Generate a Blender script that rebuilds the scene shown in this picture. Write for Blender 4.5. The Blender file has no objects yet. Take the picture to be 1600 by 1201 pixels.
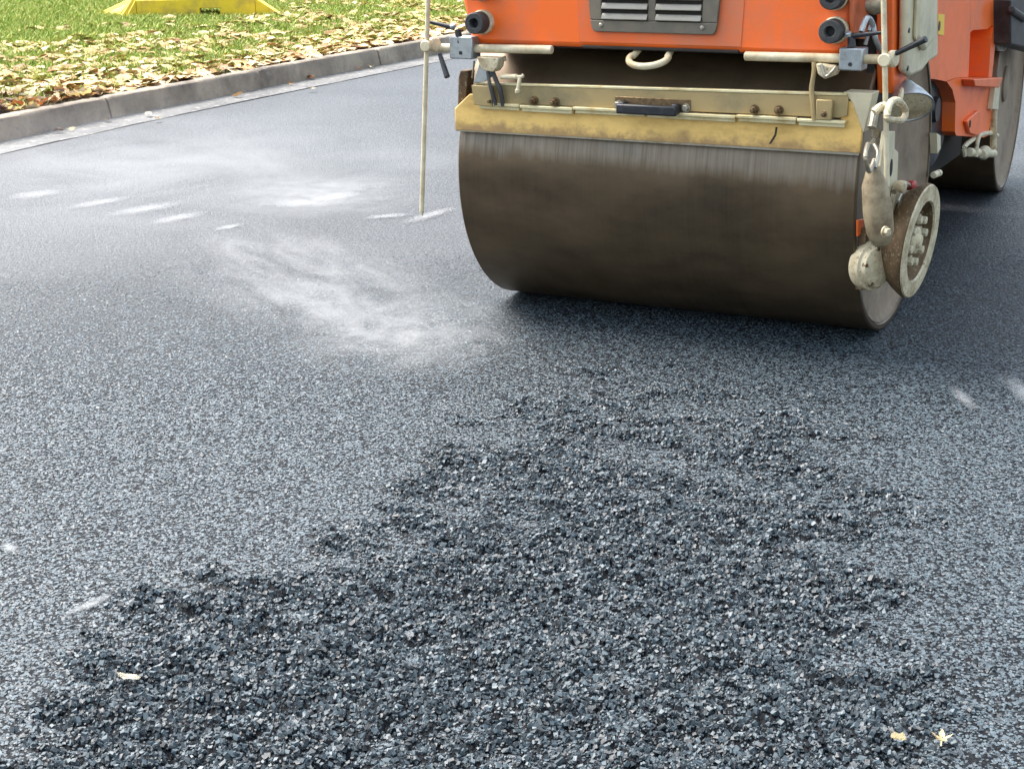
import bpy, bmesh, math, random
import numpy as np
from mathutils import Vector, Matrix
random.seed(7); RNG = np.random.default_rng(11)
S = bpy.context.scene; COL = S.collection; R = math.radians

# ------------------------------------------------------------------ camera, sky, sun, exposure
F, PIT, ROLL, CH = 2480.0, R(17.1), R(.65), 1.65
fw = Vector((0, math.cos(PIT), -math.sin(PIT))); u0 = Vector((0, math.sin(PIT), math.cos(PIT))); r0 = Vector((1, 0, 0))
UP = math.cos(ROLL)*u0 + math.sin(ROLL)*r0; RT = math.cos(ROLL)*r0 - math.sin(ROLL)*u0
CAM = Vector((0, 0, CH))
cd = bpy.data.cameras.new('camera'); co = bpy.data.objects.new('camera', cd); COL.objects.link(co)
m3 = Matrix((RT, UP, -fw)).transposed(); co.matrix_world = Matrix.Translation(CAM) @ m3.to_4x4()
cd.sensor_width = 36; cd.lens = 36*F/1600; cd.clip_end = 2000; cd.clip_start = .05
S.camera = co
SUN_EL, SUN_AZ = R(57), R(-54)       # azimuth clockwise from +Y: soft light from high on the left
w = bpy.data.worlds.new('World'); S.world = w; w.use_nodes = True
nt = w.node_tree; bg = nt.nodes['Background']
sky = nt.nodes.new('ShaderNodeTexSky'); sky.sky_type = 'NISHITA'; sky.sun_disc = False
sky.sun_elevation = SUN_EL; sky.sun_rotation = SUN_AZ; sky.air_density = 1.0; sky.dust_density = 3.5; sky.ozone_density = .6
hs = nt.nodes.new('ShaderNodeHueSaturation'); hs.inputs['Hue'].default_value = .48; hs.inputs['Saturation'].default_value = .62   # thin cloud
nt.links.new(sky.outputs[0], hs.inputs['Color']); nt.links.new(hs.outputs[0], bg.inputs[0]); bg.inputs[1].default_value = .13
sd = bpy.data.lights.new('sun', 'SUN'); sd.energy = 1.9; sd.angle = R(38); sd.color = (1, .95, .87)
so = bpy.data.objects.new('sun', sd); COL.objects.link(so)
sv = Vector((math.sin(SUN_AZ)*math.cos(SUN_EL), math.cos(SUN_AZ)*math.cos(SUN_EL), math.sin(SUN_EL)))
so.rotation_euler = sv.to_track_quat('Z', 'Y').to_euler()
S.view_settings.view_transform = 'Standard'; S.view_settings.look = 'None'; S.view_settings.gamma = 1
S.view_settings.exposure = 1.88

# ------------------------------------------------------------------ roller frame and measuring helpers
CX, CY, YAW, DR, DL, WB = .78, 6.46, R(26.7), .603, 1.602, 3.22
AX = Vector((math.cos(YAW), -math.sin(YAW), 0)); BK = Vector((math.sin(YAW), math.cos(YAW), 0)); ORI = Vector((CX, CY, 0))
def loc(v): return Vector((v.dot(AX), v.dot(BK), v.z))
def at(px, py, k, v):               # photo point -> roller coordinates on the plane (axis k) = v
    d = loc(fw + RT*((px-800)/F) + UP*((600.5-py)/F)); o = loc(CAM-ORI); t = (v-o[k])/d[k]; return o + d*t
def onY(px, py, y): p = at(px, py, 1, y); return p.x, p.z
def onX(px, py, x): p = at(px, py, 0, x); return p.y, p.z
def gnd(px, py, z=0):
    d = fw + RT*((px-800)/F) + UP*((600.5-py)/F); t = (z-CH)/d.z; p = CAM + d*t; return p

# ------------------------------------------------------------------ materials
def mat(name, base=(.5, .5, .5), rough=.5, metal=0, dirt=None, dscale=8, damt=.5, bump=0, bscale=200, spec=.5, stretch=None, fine=None):
    m = bpy.data.materials.new(name); m.use_nodes = True; n = m.node_tree; b = n.nodes['Principled BSDF']
    b.inputs['Roughness'].default_value = rough; b.inputs['Metallic'].default_value = metal
    b.inputs['Specular IOR Level'].default_value = spec
    tc = n.nodes.new('ShaderNodeTexCoord'); mp = n.nodes.new('ShaderNodeMapping'); n.links.new(tc.outputs['Object'], mp.inputs[0])
    if stretch: mp.inputs['Scale'].default_value = stretch
    if dirt:
        no = n.nodes.new('ShaderNodeTexNoise'); no.inputs['Scale'].default_value = dscale; no.inputs['Detail'].default_value = 9; no.inputs['Roughness'].default_value = .68
        n.links.new(mp.outputs[0], no.inputs[0])
        rp = n.nodes.new('ShaderNodeMapRange'); rp.inputs[1].default_value = .62-damt*.35; rp.inputs[2].default_value = .78-damt*.2
        n.links.new(no.outputs[0], rp.inputs[0])
        mx = n.nodes.new('ShaderNodeMix'); mx.data_type = 'RGBA'; mx.inputs[6].default_value = (*base, 1); mx.inputs[7].default_value = (*dirt, 1)
        n.links.new(rp.outputs[0], mx.inputs[0]); out = mx.outputs[2]
        if fine:
            n2 = n.nodes.new('ShaderNodeTexNoise'); n2.inputs['Scale'].default_value = dscale*9; n2.inputs['Detail'].default_value = 6
            n.links.new(mp.outputs[0], n2.inputs[0])
            r2 = n.nodes.new('ShaderNodeMapRange'); r2.inputs[1].default_value = .57; r2.inputs[2].default_value = .66; n.links.new(n2.outputs[0], r2.inputs[0])
            m2 = n.nodes.new('ShaderNodeMix'); m2.data_type = 'RGBA'; m2.inputs[7].default_value = (*fine, 1)
            n.links.new(r2.outputs[0], m2.inputs[0]); n.links.new(out, m2.inputs[6]); out = m2.outputs[2]
        n.links.new(out, b.inputs['Base Color'])
        rr = n.nodes.new('ShaderNodeMapRange'); rr.inputs[3].default_value = rough; rr.inputs[4].default_value = min(1, rough+.25)
        n.links.new(rp.outputs[0], rr.inputs[0]); n.links.new(rr.outputs[0], b.inputs['Roughness'])
    else: b.inputs['Base Color'].default_value = (*base, 1)
    if bump:
        nb = n.nodes.new('ShaderNodeTexNoise'); nb.inputs['Scale'].default_value = bscale; nb.inputs['Detail'].default_value = 5
        n.links.new(mp.outputs[0], nb.inputs[0]); bp = n.nodes.new('ShaderNodeBump'); bp.inputs['Strength'].default_value = bump; bp.inputs['Distance'].default_value = .004
        n.links.new(nb.outputs[0], bp.inputs['Height']); n.links.new(bp.outputs[0], b.inputs['Normal'])
    return m
M = dict(
 orange=mat('orange_paint', (.94, .155, .018), .36, 0, (.62, .17, .08), 2.6, .5, .06, 40),
 orange_dirty=mat('orange_paint_dusty', (.82, .145, .03), .45, 0, (.52, .20, .11), 2.5, .6, .08, 50),
 cream=mat('cream_paint', (.66, .57, .38), .5, 0, (.30, .21, .11), 11, .5, .15, 90, fine=(.30, .22, .13)),
 pale=mat('pale_cover_paint', (.64, .56, .38), .42, 0, (.44, .40, .28), 5, .5, .08, 90),
 yellow=mat('worn_yellow_steel', (.90, .58, .18), .45, .0, (.58, .35, .10), 4, .5, .12, 60, stretch=(1, 1, 2)),
 olive=mat('dusty_steel_plate', (.40, .29, .13), .42, .15, (.19, .16, .09), 3, .5, .1, 60),
 brightedge=mat('scraped_steel', (.75, .66, .40), .35, .3, (.5, .38, .17), 9, .5, .1, 100),
 steel=mat('dull_steel', (.42, .39, .32), .34, .75, (.24, .19, .12), 14, .5, .15, 150),
 zinc=mat('zinc_steel', (.45, .48, .50), .33, .7, (.28, .29, .29), 18, .5, .1, 150),
 tube=mat('cream_tube', (.70, .61, .42), .34, .0, (.42, .32, .18), 9, .55, .05, 100),
 bolt=mat('rusty_bolt', (.22, .15, .08), .42, .7, (.10, .06, .03), 60, .6, .2, 200),
 rubber=mat('black_rubber', (.028, .028, .030), .55, 0, (.07, .068, .062), 18, .5, .2, 150),
 blackp=mat('black_plastic', (.015, .017, .022), .36, 0, (.04, .04, .042), 30, .4, .1, 120),
 dark=mat('dark_underside', (.022, .019, .016), .8, 0, (.05, .04, .03), 6, .5),
 grille=mat('grille_paint', (.15, .13, .10), .45, .2, (.22, .18, .13), 9, .6, .1, 120),
 slat=mat('louvre_metal', (.28, .26, .22), .35, .5, (.25, .22, .18), 8, .5),
 web=mat('drum_side_dust', (.26, .195, .135), .7, .1, (.15, .11, .08), 3.5, .5, .25, 90),
 mud=mat('mud_brown_steel', (.17, .105, .05), .55, .3, (.075, .045, .022), 9, .7, .5, 60, fine=(.26, .2, .12)),
 plastic_y=mat('yellow_plastic', (.72, .52, .02), .5, 0, (.42, .30, .06), 5, .5, .15, 60),
 concrete=mat('kerb_concrete', (.33, .275, .21), .85, 0, (.15, .125, .10), 2.3, .65, .5, 60, fine=(.22, .2, .175)),
 gutter=mat('gutter_concrete', (.15, .152, .15), .7, 0, (.10, .10, .10), 2.5, .7, .5, 60, fine=(.26, .25, .23)),
 soil=mat('soil', (.10, .085, .035), .95, 0, (.06, .075, .02), 3, .6, .8, 40),
 red=mat('red_cap', (.45, .06, .05), .4),
 sticker=mat('yellow_sticker', (.85, .55, .04), .4),
)
def drum_material():
    m = mat('rolled_drum_steel', (.088, .062, .046), .30, .5); n = m.node_tree; b = n.nodes['Principled BSDF']; N = n.nodes.new; LK = n.links.new
    tc = N('ShaderNodeTexCoord')
    def noise(scale3, sc, det=6, ro=.6):
        mp = N('ShaderNodeMapping'); mp.inputs['Scale'].default_value = scale3; LK(tc.outputs['Object'], mp.inputs[0])
        t = N('ShaderNodeTexNoise'); t.inputs['Scale'].default_value = sc; t.inputs['Detail'].default_value = det; t.inputs['Roughness'].default_value = ro; LK(mp.outputs[0], t.inputs[0]); return t.outputs[0]
    def rng(o, a, c, d=0, e=1):
        r = N('ShaderNodeMapRange'); LK(o, r.inputs[0])
        for i, v in enumerate((a, c, d, e)): r.inputs[i+1].default_value = v
        return r.outputs[0]
    def mixc(f, a, c):
        x = N('ShaderNodeMix'); x.data_type = 'RGBA'; LK(f, x.inputs[0])
        for k, v in ((6, a), (7, c)):
            if isinstance(v, tuple): x.inputs[k].default_value = (*v, 1)
            else: LK(v, x.inputs[k])
        return x.outputs[2]
    def mth(op, a, c):
        x = N('ShaderNodeMath'); x.operation = op
        for k, v in ((0, a), (1, c)):
            if isinstance(v, (int, float)): x.inputs[k].default_value = v
            else: LK(v, x.inputs[k])
        return x.outputs[0]
    streak = noise((60, 1.6, 1.6), 1.0, 8, .7); blot = noise((1.2, 2.5, 2.5), 2.2, 5); mid = noise((14, 1, 1), 1.2, 5)
    c = mixc(rng(blot, .35, .68), (.135, .092, .052), (.058, .040, .023))
    c = mixc(rng(streak, .42, .72, 0, .22), c, (.15, .11, .066))
    # pale streaky band under the plate, its lower edge ragged
    sx = N('ShaderNodeSeparateXYZ'); LK(tc.outputs['Object'], sx.inputs[0])
    z2 = mth('ADD', sx.outputs[2], mth('MULTIPLY', mth('SUBTRACT', mid, .5), .10))
    z2 = mth('ADD', z2, mth('MULTIPLY', sx.outputs[0], .028))
    band = mth('MULTIPLY', mth('MULTIPLY', rng(z2, .655, .70), rng(sx.outputs[2], .80, .84, 1, 0)), mth('LESS_THAN', sx.outputs[1], 0))
    bs = mth('MULTIPLY', band, rng(streak, .30, .66, .10, .85)); c = mixc(bs, c, (.235, .20, .16))
    LK(c, b.inputs['Base Color']); LK(rng(mid, .3, .7, .33, .46), b.inputs['Roughness'])
    bp = N('ShaderNodeBump'); bp.inputs['Strength'].default_value = .12; bp.inputs['Distance'].default_value = .003
    LK(mid, bp.inputs['Height']); b.inputs['Specular IOR Level'].default_value = .5; LK(bp.outputs[0], b.inputs['Normal']); return m
M['drum'] = drum_material()
def rust_foot(m):          # rust and tar wiped along the foot of the guard plate, ragged upper limit
    n = m.node_tree; b = n.nodes['Principled BSDF']; src = b.inputs['Base Color'].links[0].from_socket
    tc = n.nodes.new('ShaderNodeTexCoord'); sx = n.nodes.new('ShaderNodeSeparateXYZ'); n.links.new(tc.outputs['Object'], sx.inputs[0])
    no = n.nodes.new('ShaderNodeTexNoise'); no.inputs['Scale'].default_value = 16; no.inputs['Detail'].default_value = 8; no.inputs['Roughness'].default_value = .7; n.links.new(tc.outputs['Object'], no.inputs[0])
    ma = n.nodes.new('ShaderNodeMath'); ma.operation = 'MULTIPLY_ADD'; ma.inputs[1].default_value = -.16; n.links.new(no.outputs[0], ma.inputs[0]); n.links.new(sx.outputs[2], ma.inputs[2])
    r = n.nodes.new('ShaderNodeMapRange'); r.inputs[1].default_value = .735; r.inputs[2].default_value = .695; r.inputs[4].default_value = .85; n.links.new(ma.outputs[0], r.inputs[0])
    x = n.nodes.new('ShaderNodeMix'); x.data_type = 'RGBA'; x.inputs[7].default_value = (.34, .20, .09, 1); n.links.new(src, x.inputs[6]); n.links.new(r.outputs[0], x.inputs[0]); n.links.new(x.outputs[2], b.inputs['Base Color'])
rust_foot(M['yellow'])

def asphalt(name, loose, lo=(.005, .006, .0075), hi=(.082, .112, .130), ro_=.50):
    m = bpy.data.materials.new(name); m.use_nodes = True; n = m.node_tree; b = n.nodes['Principled BSDF']; N = n.nodes.new; LK = n.links.new
    tc = N('ShaderNodeTexCoord'); o = tc.outputs['Object']
    def rng(s, a, c, d=0, e=1):
        r = N('ShaderNodeMapRange'); LK(s, r.inputs[0])
        for i, v in enumerate((a, c, d, e)): r.inputs[i+1].default_value = v
        return r.outputs[0]
    def mixc(f, a, c, bt='MIX'):
        x = N('ShaderNodeMix'); x.data_type = 'RGBA'; x.blend_type = bt
        if isinstance(f, float): x.inputs[0].default_value = f
        else: LK(f, x.inputs[0])
        for k, v in ((6, a), (7, c)):
            if isinstance(v, tuple): x.inputs[k].default_value = (*v, 1)
            else: LK(v, x.inputs[k])
        return x.outputs[2]
    if loose:
        g = N('ShaderNodeNewGeometry')
        c = mixc(rng(g.outputs['Random Per Island'], 0.22 if lo[0] < .0055 else 0, .9 if lo[0] < .0055 else .75), lo, hi)
        nz = N('ShaderNodeTexNoise'); nz.inputs['Scale'].default_value = 400; LK(o, nz.inputs[0])
        c = mixc(rng(nz.outputs[0], .45, .7), c, (.07, .092, .108)); LK(c, b.inputs['Base Color'])
        b.inputs['Roughness'].default_value = ro_; b.inputs['Specular IOR Level'].default_value = .5
        return m
    wob = N('ShaderNodeTexNoise'); wob.inputs['Scale'].default_value = 60; wob.inputs['Detail'].default_value = 2; LK(o, wob.inputs[0])
    vm = N('ShaderNodeVectorMath'); vm.operation = 'MULTIPLY_ADD'; LK(wob.outputs[1], vm.inputs[0]); vm.inputs[1].default_value = (.012, .012, .012); LK(o, vm.inputs[2])
    v1 = N('ShaderNodeTexVoronoi'); v1.inputs['Scale'].default_value = 85; LK(vm.outputs[0], v1.inputs[0])
    v2 = N('ShaderNodeTexVoronoi'); v2.inputs['Scale'].default_value = 230; LK(vm.outputs[0], v2.inputs[0])
    big = N('ShaderNodeTexNoise'); big.inputs['Scale'].default_value = .9; big.inputs['Detail'].default_value = 7; LK(o, big.inputs[0])
    med = N('ShaderNodeTexNoise'); med.inputs['Scale'].default_value = 38; med.inputs['Detail'].default_value = 5; LK(o, med.inputs[0])
    c = mixc(rng(v1.outputs['Color'], .1, .9), (.010, .014, .018), (.108, .145, .170))
    c = mixc(rng(v1.outputs['Distance'], .30, .58), c, (.008, .009, .011))
    c = mixc(rng(med.outputs[0], .42, .60, .0, .85), c, (.016, .019, .026))
    c = mixc(rng(big.outputs[0], .4, .7, 0, .3), c, (.075, .083, .094)); at_ = N('ShaderNodeAttribute'); at_.attribute_name = 'bitumen'; c = mixc(at_.outputs['Fac'], c, (.004, .005, .0065)); LK(c, b.inputs['Base Color']); LK(rng(at_.outputs['Fac'], 0, .9, .5, .06), b.inputs['Specular IOR Level'])
    LK(rng(med.outputs[0], .3, .7, .42, .6), b.inputs['Roughness']); 
    ad = N('ShaderNodeMath'); ad.operation = 'MULTIPLY_ADD'; LK(v1.outputs['Distance'], ad.inputs[0]); ad.inputs[1].default_value = -1.0
    a2 = N('ShaderNodeMath'); a2.operation = 'MULTIPLY_ADD'; LK(v2.outputs['Distance'], a2.inputs[0]); a2.inputs[1].default_value = -.35; LK(med.outputs[0], a2.inputs[2]); LK(a2.outputs[0], ad.inputs[2])
    bp = N('ShaderNodeBump'); bp.inputs['Strength'].default_value = .75; bp.inputs['Distance'].default_value = .006
    LK(ad.outputs[0], bp.inputs['Height']); LK(bp.outputs[0], b.inputs['Normal']); return m
M['road'] = asphalt('rolled_asphalt', False); M['stone'] = asphalt('loose_asphalt', True); M['chip'] = asphalt('pressed_asphalt', True, (.0056, .007, .009), (.074, .104, .124), .48)
def island_mat(name, c0, c1, rough=.6, trans=0):
    m = bpy.data.materials.new(name); m.use_nodes = True; n = m.node_tree; b = n.nodes['Principled BSDF']
    g = n.nodes.new('ShaderNodeNewGeometry'); cr = n.nodes.new('ShaderNodeValToRGB')
    cs = [c0] + list(c1); el = cr.color_ramp.elements
    while len(el) < len(cs): el.new(.5)
    for i, c in enumerate(cs): el[i].position = i/(len(cs)-1); el[i].color = (*c, 1)
    n.links.new(g.outputs['Random Per Island'], cr.inputs[0]); n.links.new(cr.outputs[0], b.inputs['Base Color']); b.inputs['Roughness'].default_value = rough
    b.inputs['Specular IOR Level'].default_value = .3
    return m
M['grass'] = island_mat('grass_blade', (.12, .21, .02), [(.24, .38, .04), (.36, .42, .07), (.50, .44, .14), (.17, .30, .03)])
M['litter'] = island_mat('leaf_litter', (.62, .50, .26), [(.68, .58, .36), (.48, .24, .09), (.62, .50, .24), (.22, .10, .04), (.55, .36, .16)])

# ------------------------------------------------------------------ mesh helpers
def tag(o, label=None, cat=None, group=None, kind=None):
    for k, v in (('label', label), ('category', cat), ('group', group), ('kind', kind)):
        if v: o[k] = v
    return o
def link(name, me, m, parent=None):
    o = bpy.data.objects.new(name, me); COL.objects.link(o); me.materials.append(m)
    if parent: o.parent = parent
    return o
class MB:
    def __init__(s): s.bm = bmesh.new()
    def box(s, x0, x1, y0, y1, z0, z1, rot=None):
        vs = [s.bm.verts.new(Vector(p)) for p in ((x0,y0,z0),(x1,y0,z0),(x1,y1,z0),(x0,y1,z0),(x0,y0,z1),(x1,y0,z1),(x1,y1,z1),(x0,y1,z1))]
        for f in ((3,2,1,0),(4,5,6,7),(0,1,5,4),(1,2,6,5),(2,3,7,6),(3,0,4,7)): s.bm.faces.new([vs[i] for i in f])
        if rot is not None:
            c = Vector(((x0+x1)/2,(y0+y1)/2,(z0+z1)/2))
            for v in vs: v.co = c + rot @ (v.co-c)
        return s
    def lathe(s, c, axis, prof, n=32, close=True):     # prof: (distance along axis, radius)
        a = Vector(axis).normalized(); q = a.to_track_quat('Z', 'Y'); c = Vector(c); rings = []
        for d, r in prof:
            rings.append([s.bm.verts.new(c + q @ Vector((r*math.cos(2*math.pi*i/n), r*math.sin(2*math.pi*i/n), d))) for i in range(n)])
        for a_, b_ in zip(rings, rings[1:]):
            for i in range(n): s.bm.faces.new((a_[i], a_[(i+1) % n], b_[(i+1) % n], b_[i]))
        if close: s.bm.faces.new(rings[0][::-1]); s.bm.faces.new(rings[-1])
        return s
    def rod(s, p, q, r, n=16, r2=None):
        p = Vector(p); q = Vector(q); L = (q-p).length; r2 = r if r2 is None else r2
        e = min(r, r2)*.18
        return s.lathe(p, q-p, [(0, r-e), (e, r), (L-e, r2), (L, r2-e)], n)
    def tube(s, pts, r, n=10, closed=False):           # smooth tube through points
        P = [Vector(p) for p in pts]; out = []
        K = len(P); seg = 6
        rngk = range(K if closed else K-1)
        for i in rngk:
            p0 = P[(i-1) % K] if (closed or i > 0) else P[0]; p1 = P[i]; p2 = P[(i+1) % K]; p3 = P[(i+2) % K] if (closed or i+2 < K) else P[-1]
            for j in range(seg):
                t = j/seg; out.append(.5*((2*p1)+(p2-p0)*t+(2*p0-5*p1+4*p2-p3)*t*t+(-p0+3*p1-3*p2+p3)*t**3))
        if not closed: out.append(P[-1])
        rings = []; N_ = len(out); up = Vector((.13, .3, 1)).normalized()
        for i, p in enumerate(out):
            d = (out[(i+1) % N_]-out[i-1]) if closed or 0 < i < N_-1 else (out[1]-out[0] if i == 0 else out[-1]-out[-2])
            d.normalize(); s1 = d.cross(up).normalized(); s2 = d.cross(s1)
            rings.append([s.bm.verts.new(p + r*(math.cos(2*math.pi*k/n)*s1+math.sin(2*math.pi*k/n)*s2)) for k in range(n)])
        pr = list(zip(rings, rings[1:])) + ([(rings[-1], rings[0])] if closed else [])
        for a_, b_ in pr:
            for k in range(n): s.bm.faces.new((a_[k], b_[k], b_[(k+1) % n], a_[(k+1) % n]))
        if not closed: s.bm.faces.new(rings[0]); s.bm.faces.new(rings[-1][::-1])
        return s
    def prism(s, poly, axis, a, b):                    # poly: 2D points in the plane across 'axis' (0: (y,z), 1: (x,z), 2: (x,y))
        def P(p, v): return {0: (v, p[0], p[1]), 1: (p[0], v, p[1]), 2: (p[0], p[1], v)}[axis]
        A = [s.bm.verts.new(P(p, a)) for p in poly]; B = [s.bm.verts.new(P(p, b)) for p in poly]
        s.bm.faces.new(A); s.bm.faces.new(B[::-1]); n = len(poly)
        for i in range(n): s.bm.faces.new((A[(i+1) % n], A[i], B[i], B[(i+1) % n]))
        return s
    def hexbolt(s, c, axis, r, h):
        s.lathe(c, axis, [(0, r*1.35), (h*.22, r*1.35)], 20); s.lathe(Vector(c)+Vector(axis).normalized()*h*.22, axis, [(0, r), (h*.7, r), (h*.78, r*.85)], 6)
        return s
    def build(s, name, m, parent=None, bevel=0, smooth=True):
        bmesh.ops.recalc_face_normals(s.bm, faces=s.bm.faces)
        me = bpy.data.meshes.new(name); s.bm.to_mesh(me); s.bm.free()
        if smooth:
            for p in me.polygons: p.use_smooth = True
            me.set_sharp_from_angle(angle=R(35))
        o = link(name, me, m, parent)
        if bevel:
            b = o.modifiers.new('bevel', 'BEVEL'); b.width = bevel; b.segments = 2; b.limit_method = 'ANGLE'; b.angle_limit = R(40); b.harden_normals = False
        return o
def npmesh(name, V, Fc, m, parent=None, k=3):
    me = bpy.data.meshes.new(name); V = np.asarray(V, np.float32); Fc = np.asarray(Fc, np.int32)
    me.vertices.add(len(V)); me.vertices.foreach_set('co', V.ravel()); me.loops.add(Fc.size); me.loops.foreach_set('vertex_index', Fc.ravel())
    me.polygons.add(len(Fc)); me.polygons.foreach_set('loop_start', np.arange(0, Fc.size, k, dtype=np.int32)); me.update(calc_edges=True); me.shade_flat()
    return link(name, me, m, parent)
_tab = RNG.random((256, 256))
def vnoise(x, y):
    xi = np.floor(x).astype(int); yi = np.floor(y).astype(int); fx = x-xi; fy = y-yi; fx = fx*fx*(3-2*fx); fy = fy*fy*(3-2*fy)
    g = lambda a, b: _tab[a % 256, b % 256]
    return (g(xi, yi)*(1-fx)+g(xi+1, yi)*fx)*(1-fy)+(g(xi, yi+1)*(1-fx)+g(xi+1, yi+1)*fx)*fy
def fbm(x, y, o=4):
    s = 0; a = .5; t = 0
    for i in range(o): s = s + a*vnoise(x*2**i+17*i, y*2**i+31*i); t += a; a *= .55
    return s/t

# ------------------------------------------------------------------ road: one sheet, lumpy where the fresh asphalt is still loose
rough_poly = np.array([(-1.15, 2.2), (-.98, 2.98), (-.92, 3.5), (-.74, 3.75), (-.38, 3.95), (-.22, 4.69), (.38, 5.62), (.70, 5.40), (.94, 5.12), (1.14, 4.75), (1.20, 4.40), (.98, 3.89), (.93, 3.32), (.82, 2.7), (.8, 2.2)])
def inside_dist(x, y):       # signed distance to the loose patch, positive inside
    d = np.full(x.shape, 1e9); ins = np.zeros(x.shape, bool); P = rough_poly
    for i in range(len(P)):
        a = P[i]; b = P[(i+1) % len(P)]; ab = b-a; t = np.clip(((x-a[0])*ab[0]+(y-a[1])*ab[1])/(ab@ab), 0, 1)
        d = np.minimum(d, np.hypot(x-a[0]-t*ab[0], y-a[1]-t*ab[1]))
        c = ((a[1] > y) != (b[1] > y)) & (x < ab[0]*(y-a[1])/(ab[1]+1e-12)+a[0]); ins ^= c
    return np.where(ins, d, -d)
def looseness(x, y):
    u = x*math.cos(YAW)-y*math.sin(YAW)*1.0; v = x*math.sin(YAW)+y*math.cos(YAW)
    d = inside_dist(x, y); n = fbm(u*5+9, v*11, 4)
    fade = np.clip((5.5-y)/1.9, .28, 1)       # the nearer the drum, the more it has been closed up
    return np.clip((d+.10)/.34, 0, 1)*fade + (n-.5)*2.6*np.clip((d+.22)/.2, 0, 1)
def lump(x, y):
    k = np.clip(looseness(x, y)*1.5, 0, 1)
    return k*((fbm(x*9, y*9, 3)-.5)*.040+(fbm(x*26, y*30, 2)-.5)*.040) + .006*k + (fbm(x*1.3, y*1.3, 2)-.5)*.006
def axis_coords(lo, hi, step, far):
    a = np.arange(lo, hi, step); g = [.1, .3, .7, 1.5, 3, 6, 12, 25, 50, 100, 200, far]
    return np.concatenate([[lo-v for v in g[::-1]], a, [hi+v for v in g]])
xs = axis_coords(-1.9, 2.0, .011, 400); ys = axis_coords(2.4, 6.2, .013, 400)
X, Y = np.meshgrid(xs, ys); Z = lump(X, Y); Z[np.hypot(X, Y) > 12] = 0
nx, ny = len(xs), len(ys); idx = np.arange(nx*ny).reshape(ny, nx)
Fq = np.stack([idx[:-1, :-1], idx[:-1, 1:], idx[1:, 1:], idx[1:, :-1]], -1).reshape(-1, 4)
ro = npmesh('road', np.stack([X, Y, Z], -1).reshape(-1, 3), Fq, M['road'], k=4); tag(ro, kind='structure')
ba = ro.data.attributes.new('bitumen', 'FLOAT', 'POINT'); ba.data.foreach_set('value', np.maximum(np.clip((looseness(X, Y)-.05)*4, 0, .9), np.clip((7.7-Y)/3.0, 0, .82)*(np.abs(X) < 2.7)*(Y > -1)).astype(np.float32).ravel())
ro.data.shade_smooth()

# loose stones of the mix, far too many to count
def stones(name, N_, bounds, smin, smax, keep, zoff, flat=1., m='stone'):
    ico = np.array([(-1,-1,-1),(1,-1,-1),(1,1,-1),(-1,1,-1),(-1,-1,1),(1,-1,1),(1,1,1),(-1,1,1)])/1.45
    fi = np.array([(0,2,1),(0,3,2),(4,5,6),(4,6,7),(0,1,5),(0,5,4),(1,2,6),(1,6,5),(2,3,7),(2,7,6),(3,0,4),(3,4,7)])
    x = RNG.uniform(bounds[0], bounds[1], N_); y = RNG.uniform(bounds[2], bounds[3], N_)
    vis = np.abs(x) < .33*y+.15
    k = vis & keep(x, y); x = x[k]; y = y[k]; n = len(x)
    s = smin+(smax-smin)*RNG.random(n)**2.2
    V = (ico[None]+.55*(RNG.random((n, 8, 3))-.5)) * (s[:, None, None]*.5)*np.stack([1+.5*RNG.random(n), np.ones(n)*.95, .55+.4*RNG.random(n)], -1)[:, None]
    A = RNG.normal(size=(n, 3, 3)); Q, _ = np.linalg.qr(A); V = np.einsum('nij,nkj->nki', Q, V); V[..., 2] *= flat
    z = lump(x, y)+zoff(x, y, s); V = V + np.stack([x, y, z], -1)[:, None]
    Fc = (fi[None]+(np.arange(n)*8)[:, None, None]).reshape(-1, 3)
    print(name, n); return npmesh(name, V.reshape(-1, 3), Fc, M[m])
st = stones('loose_asphalt', 330000, (-1.7, 1.9, 2.5, 6.0), .0055, .0155, lambda x, y: looseness(x, y) > .14+.6*RNG.random(x.shape)**1.3, lambda x, y, s: s*RNG.uniform(-.25, .35, len(s)))
tag(st, 'loose black asphalt stones not yet rolled flat in the foreground', 'asphalt stones', kind='stuff')
st2 = stones('asphalt_chippings', 620000, (-2.6, 2.6, 2.6, 7.6), .0055, .0125, lambda x, y: (looseness(x, y) < .5) & (RNG.random(x.shape) < np.clip((7.7-y)/3.4, 0, .80)), lambda x, y, s: s*.03, .30, 'chip')
tag(st2, 'fine asphalt chippings pressed into the rolled road surface', 'asphalt chippings', kind='stuff')

# ------------------------------------------------------------------ kerb, gutter, verge
KB = [(-40, -60), (-9.6, -4), (-6.9, 3), (-4.75, 8.6), (-3.63, 11.33), (-3.12, 12.55), (-2.17, 14.6), (-.916, 17.25), (1.0, 21.4), (4.4, 29), (20, 64), (110, 270)]
def kerbline(step=.05):
    P = [Vector((a, b, 0)) for a, b in KB]; out = []
    for i in range(len(P)-1):
        p0 = P[max(i-1, 0)]; p1 = P[i]; p2 = P[i+1]; p3 = P[min(i+2, len(P)-1)]; L = (p2-p1).length; n = max(2, int(L/ (step if 6 < p1.y+1 < 28 else 2)))
        m1 = (p2-p0)*(L/max((p2-p0).length, 1e-6)); m2 = (p3-p1)*(L/max((p3-p1).length, 1e-6))
        for j in range(n):
            t = j/n; out.append((2*t**3-3*t*t+1)*p1+(t**3-2*t*t+t)*m1+(-2*t**3+3*t*t)*p2+(t**3-t*t)*m2)
    out.append(P[-1]); return out
KL = kerbline(); KN = []
for i in range(len(KL)):
    d = (KL[min(i+1, len(KL)-1)]-KL[max(i-1, 0)]).normalized(); KN.append(Vector((-d.y, d.x, 0)))     # normal pointing to the verge
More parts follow.
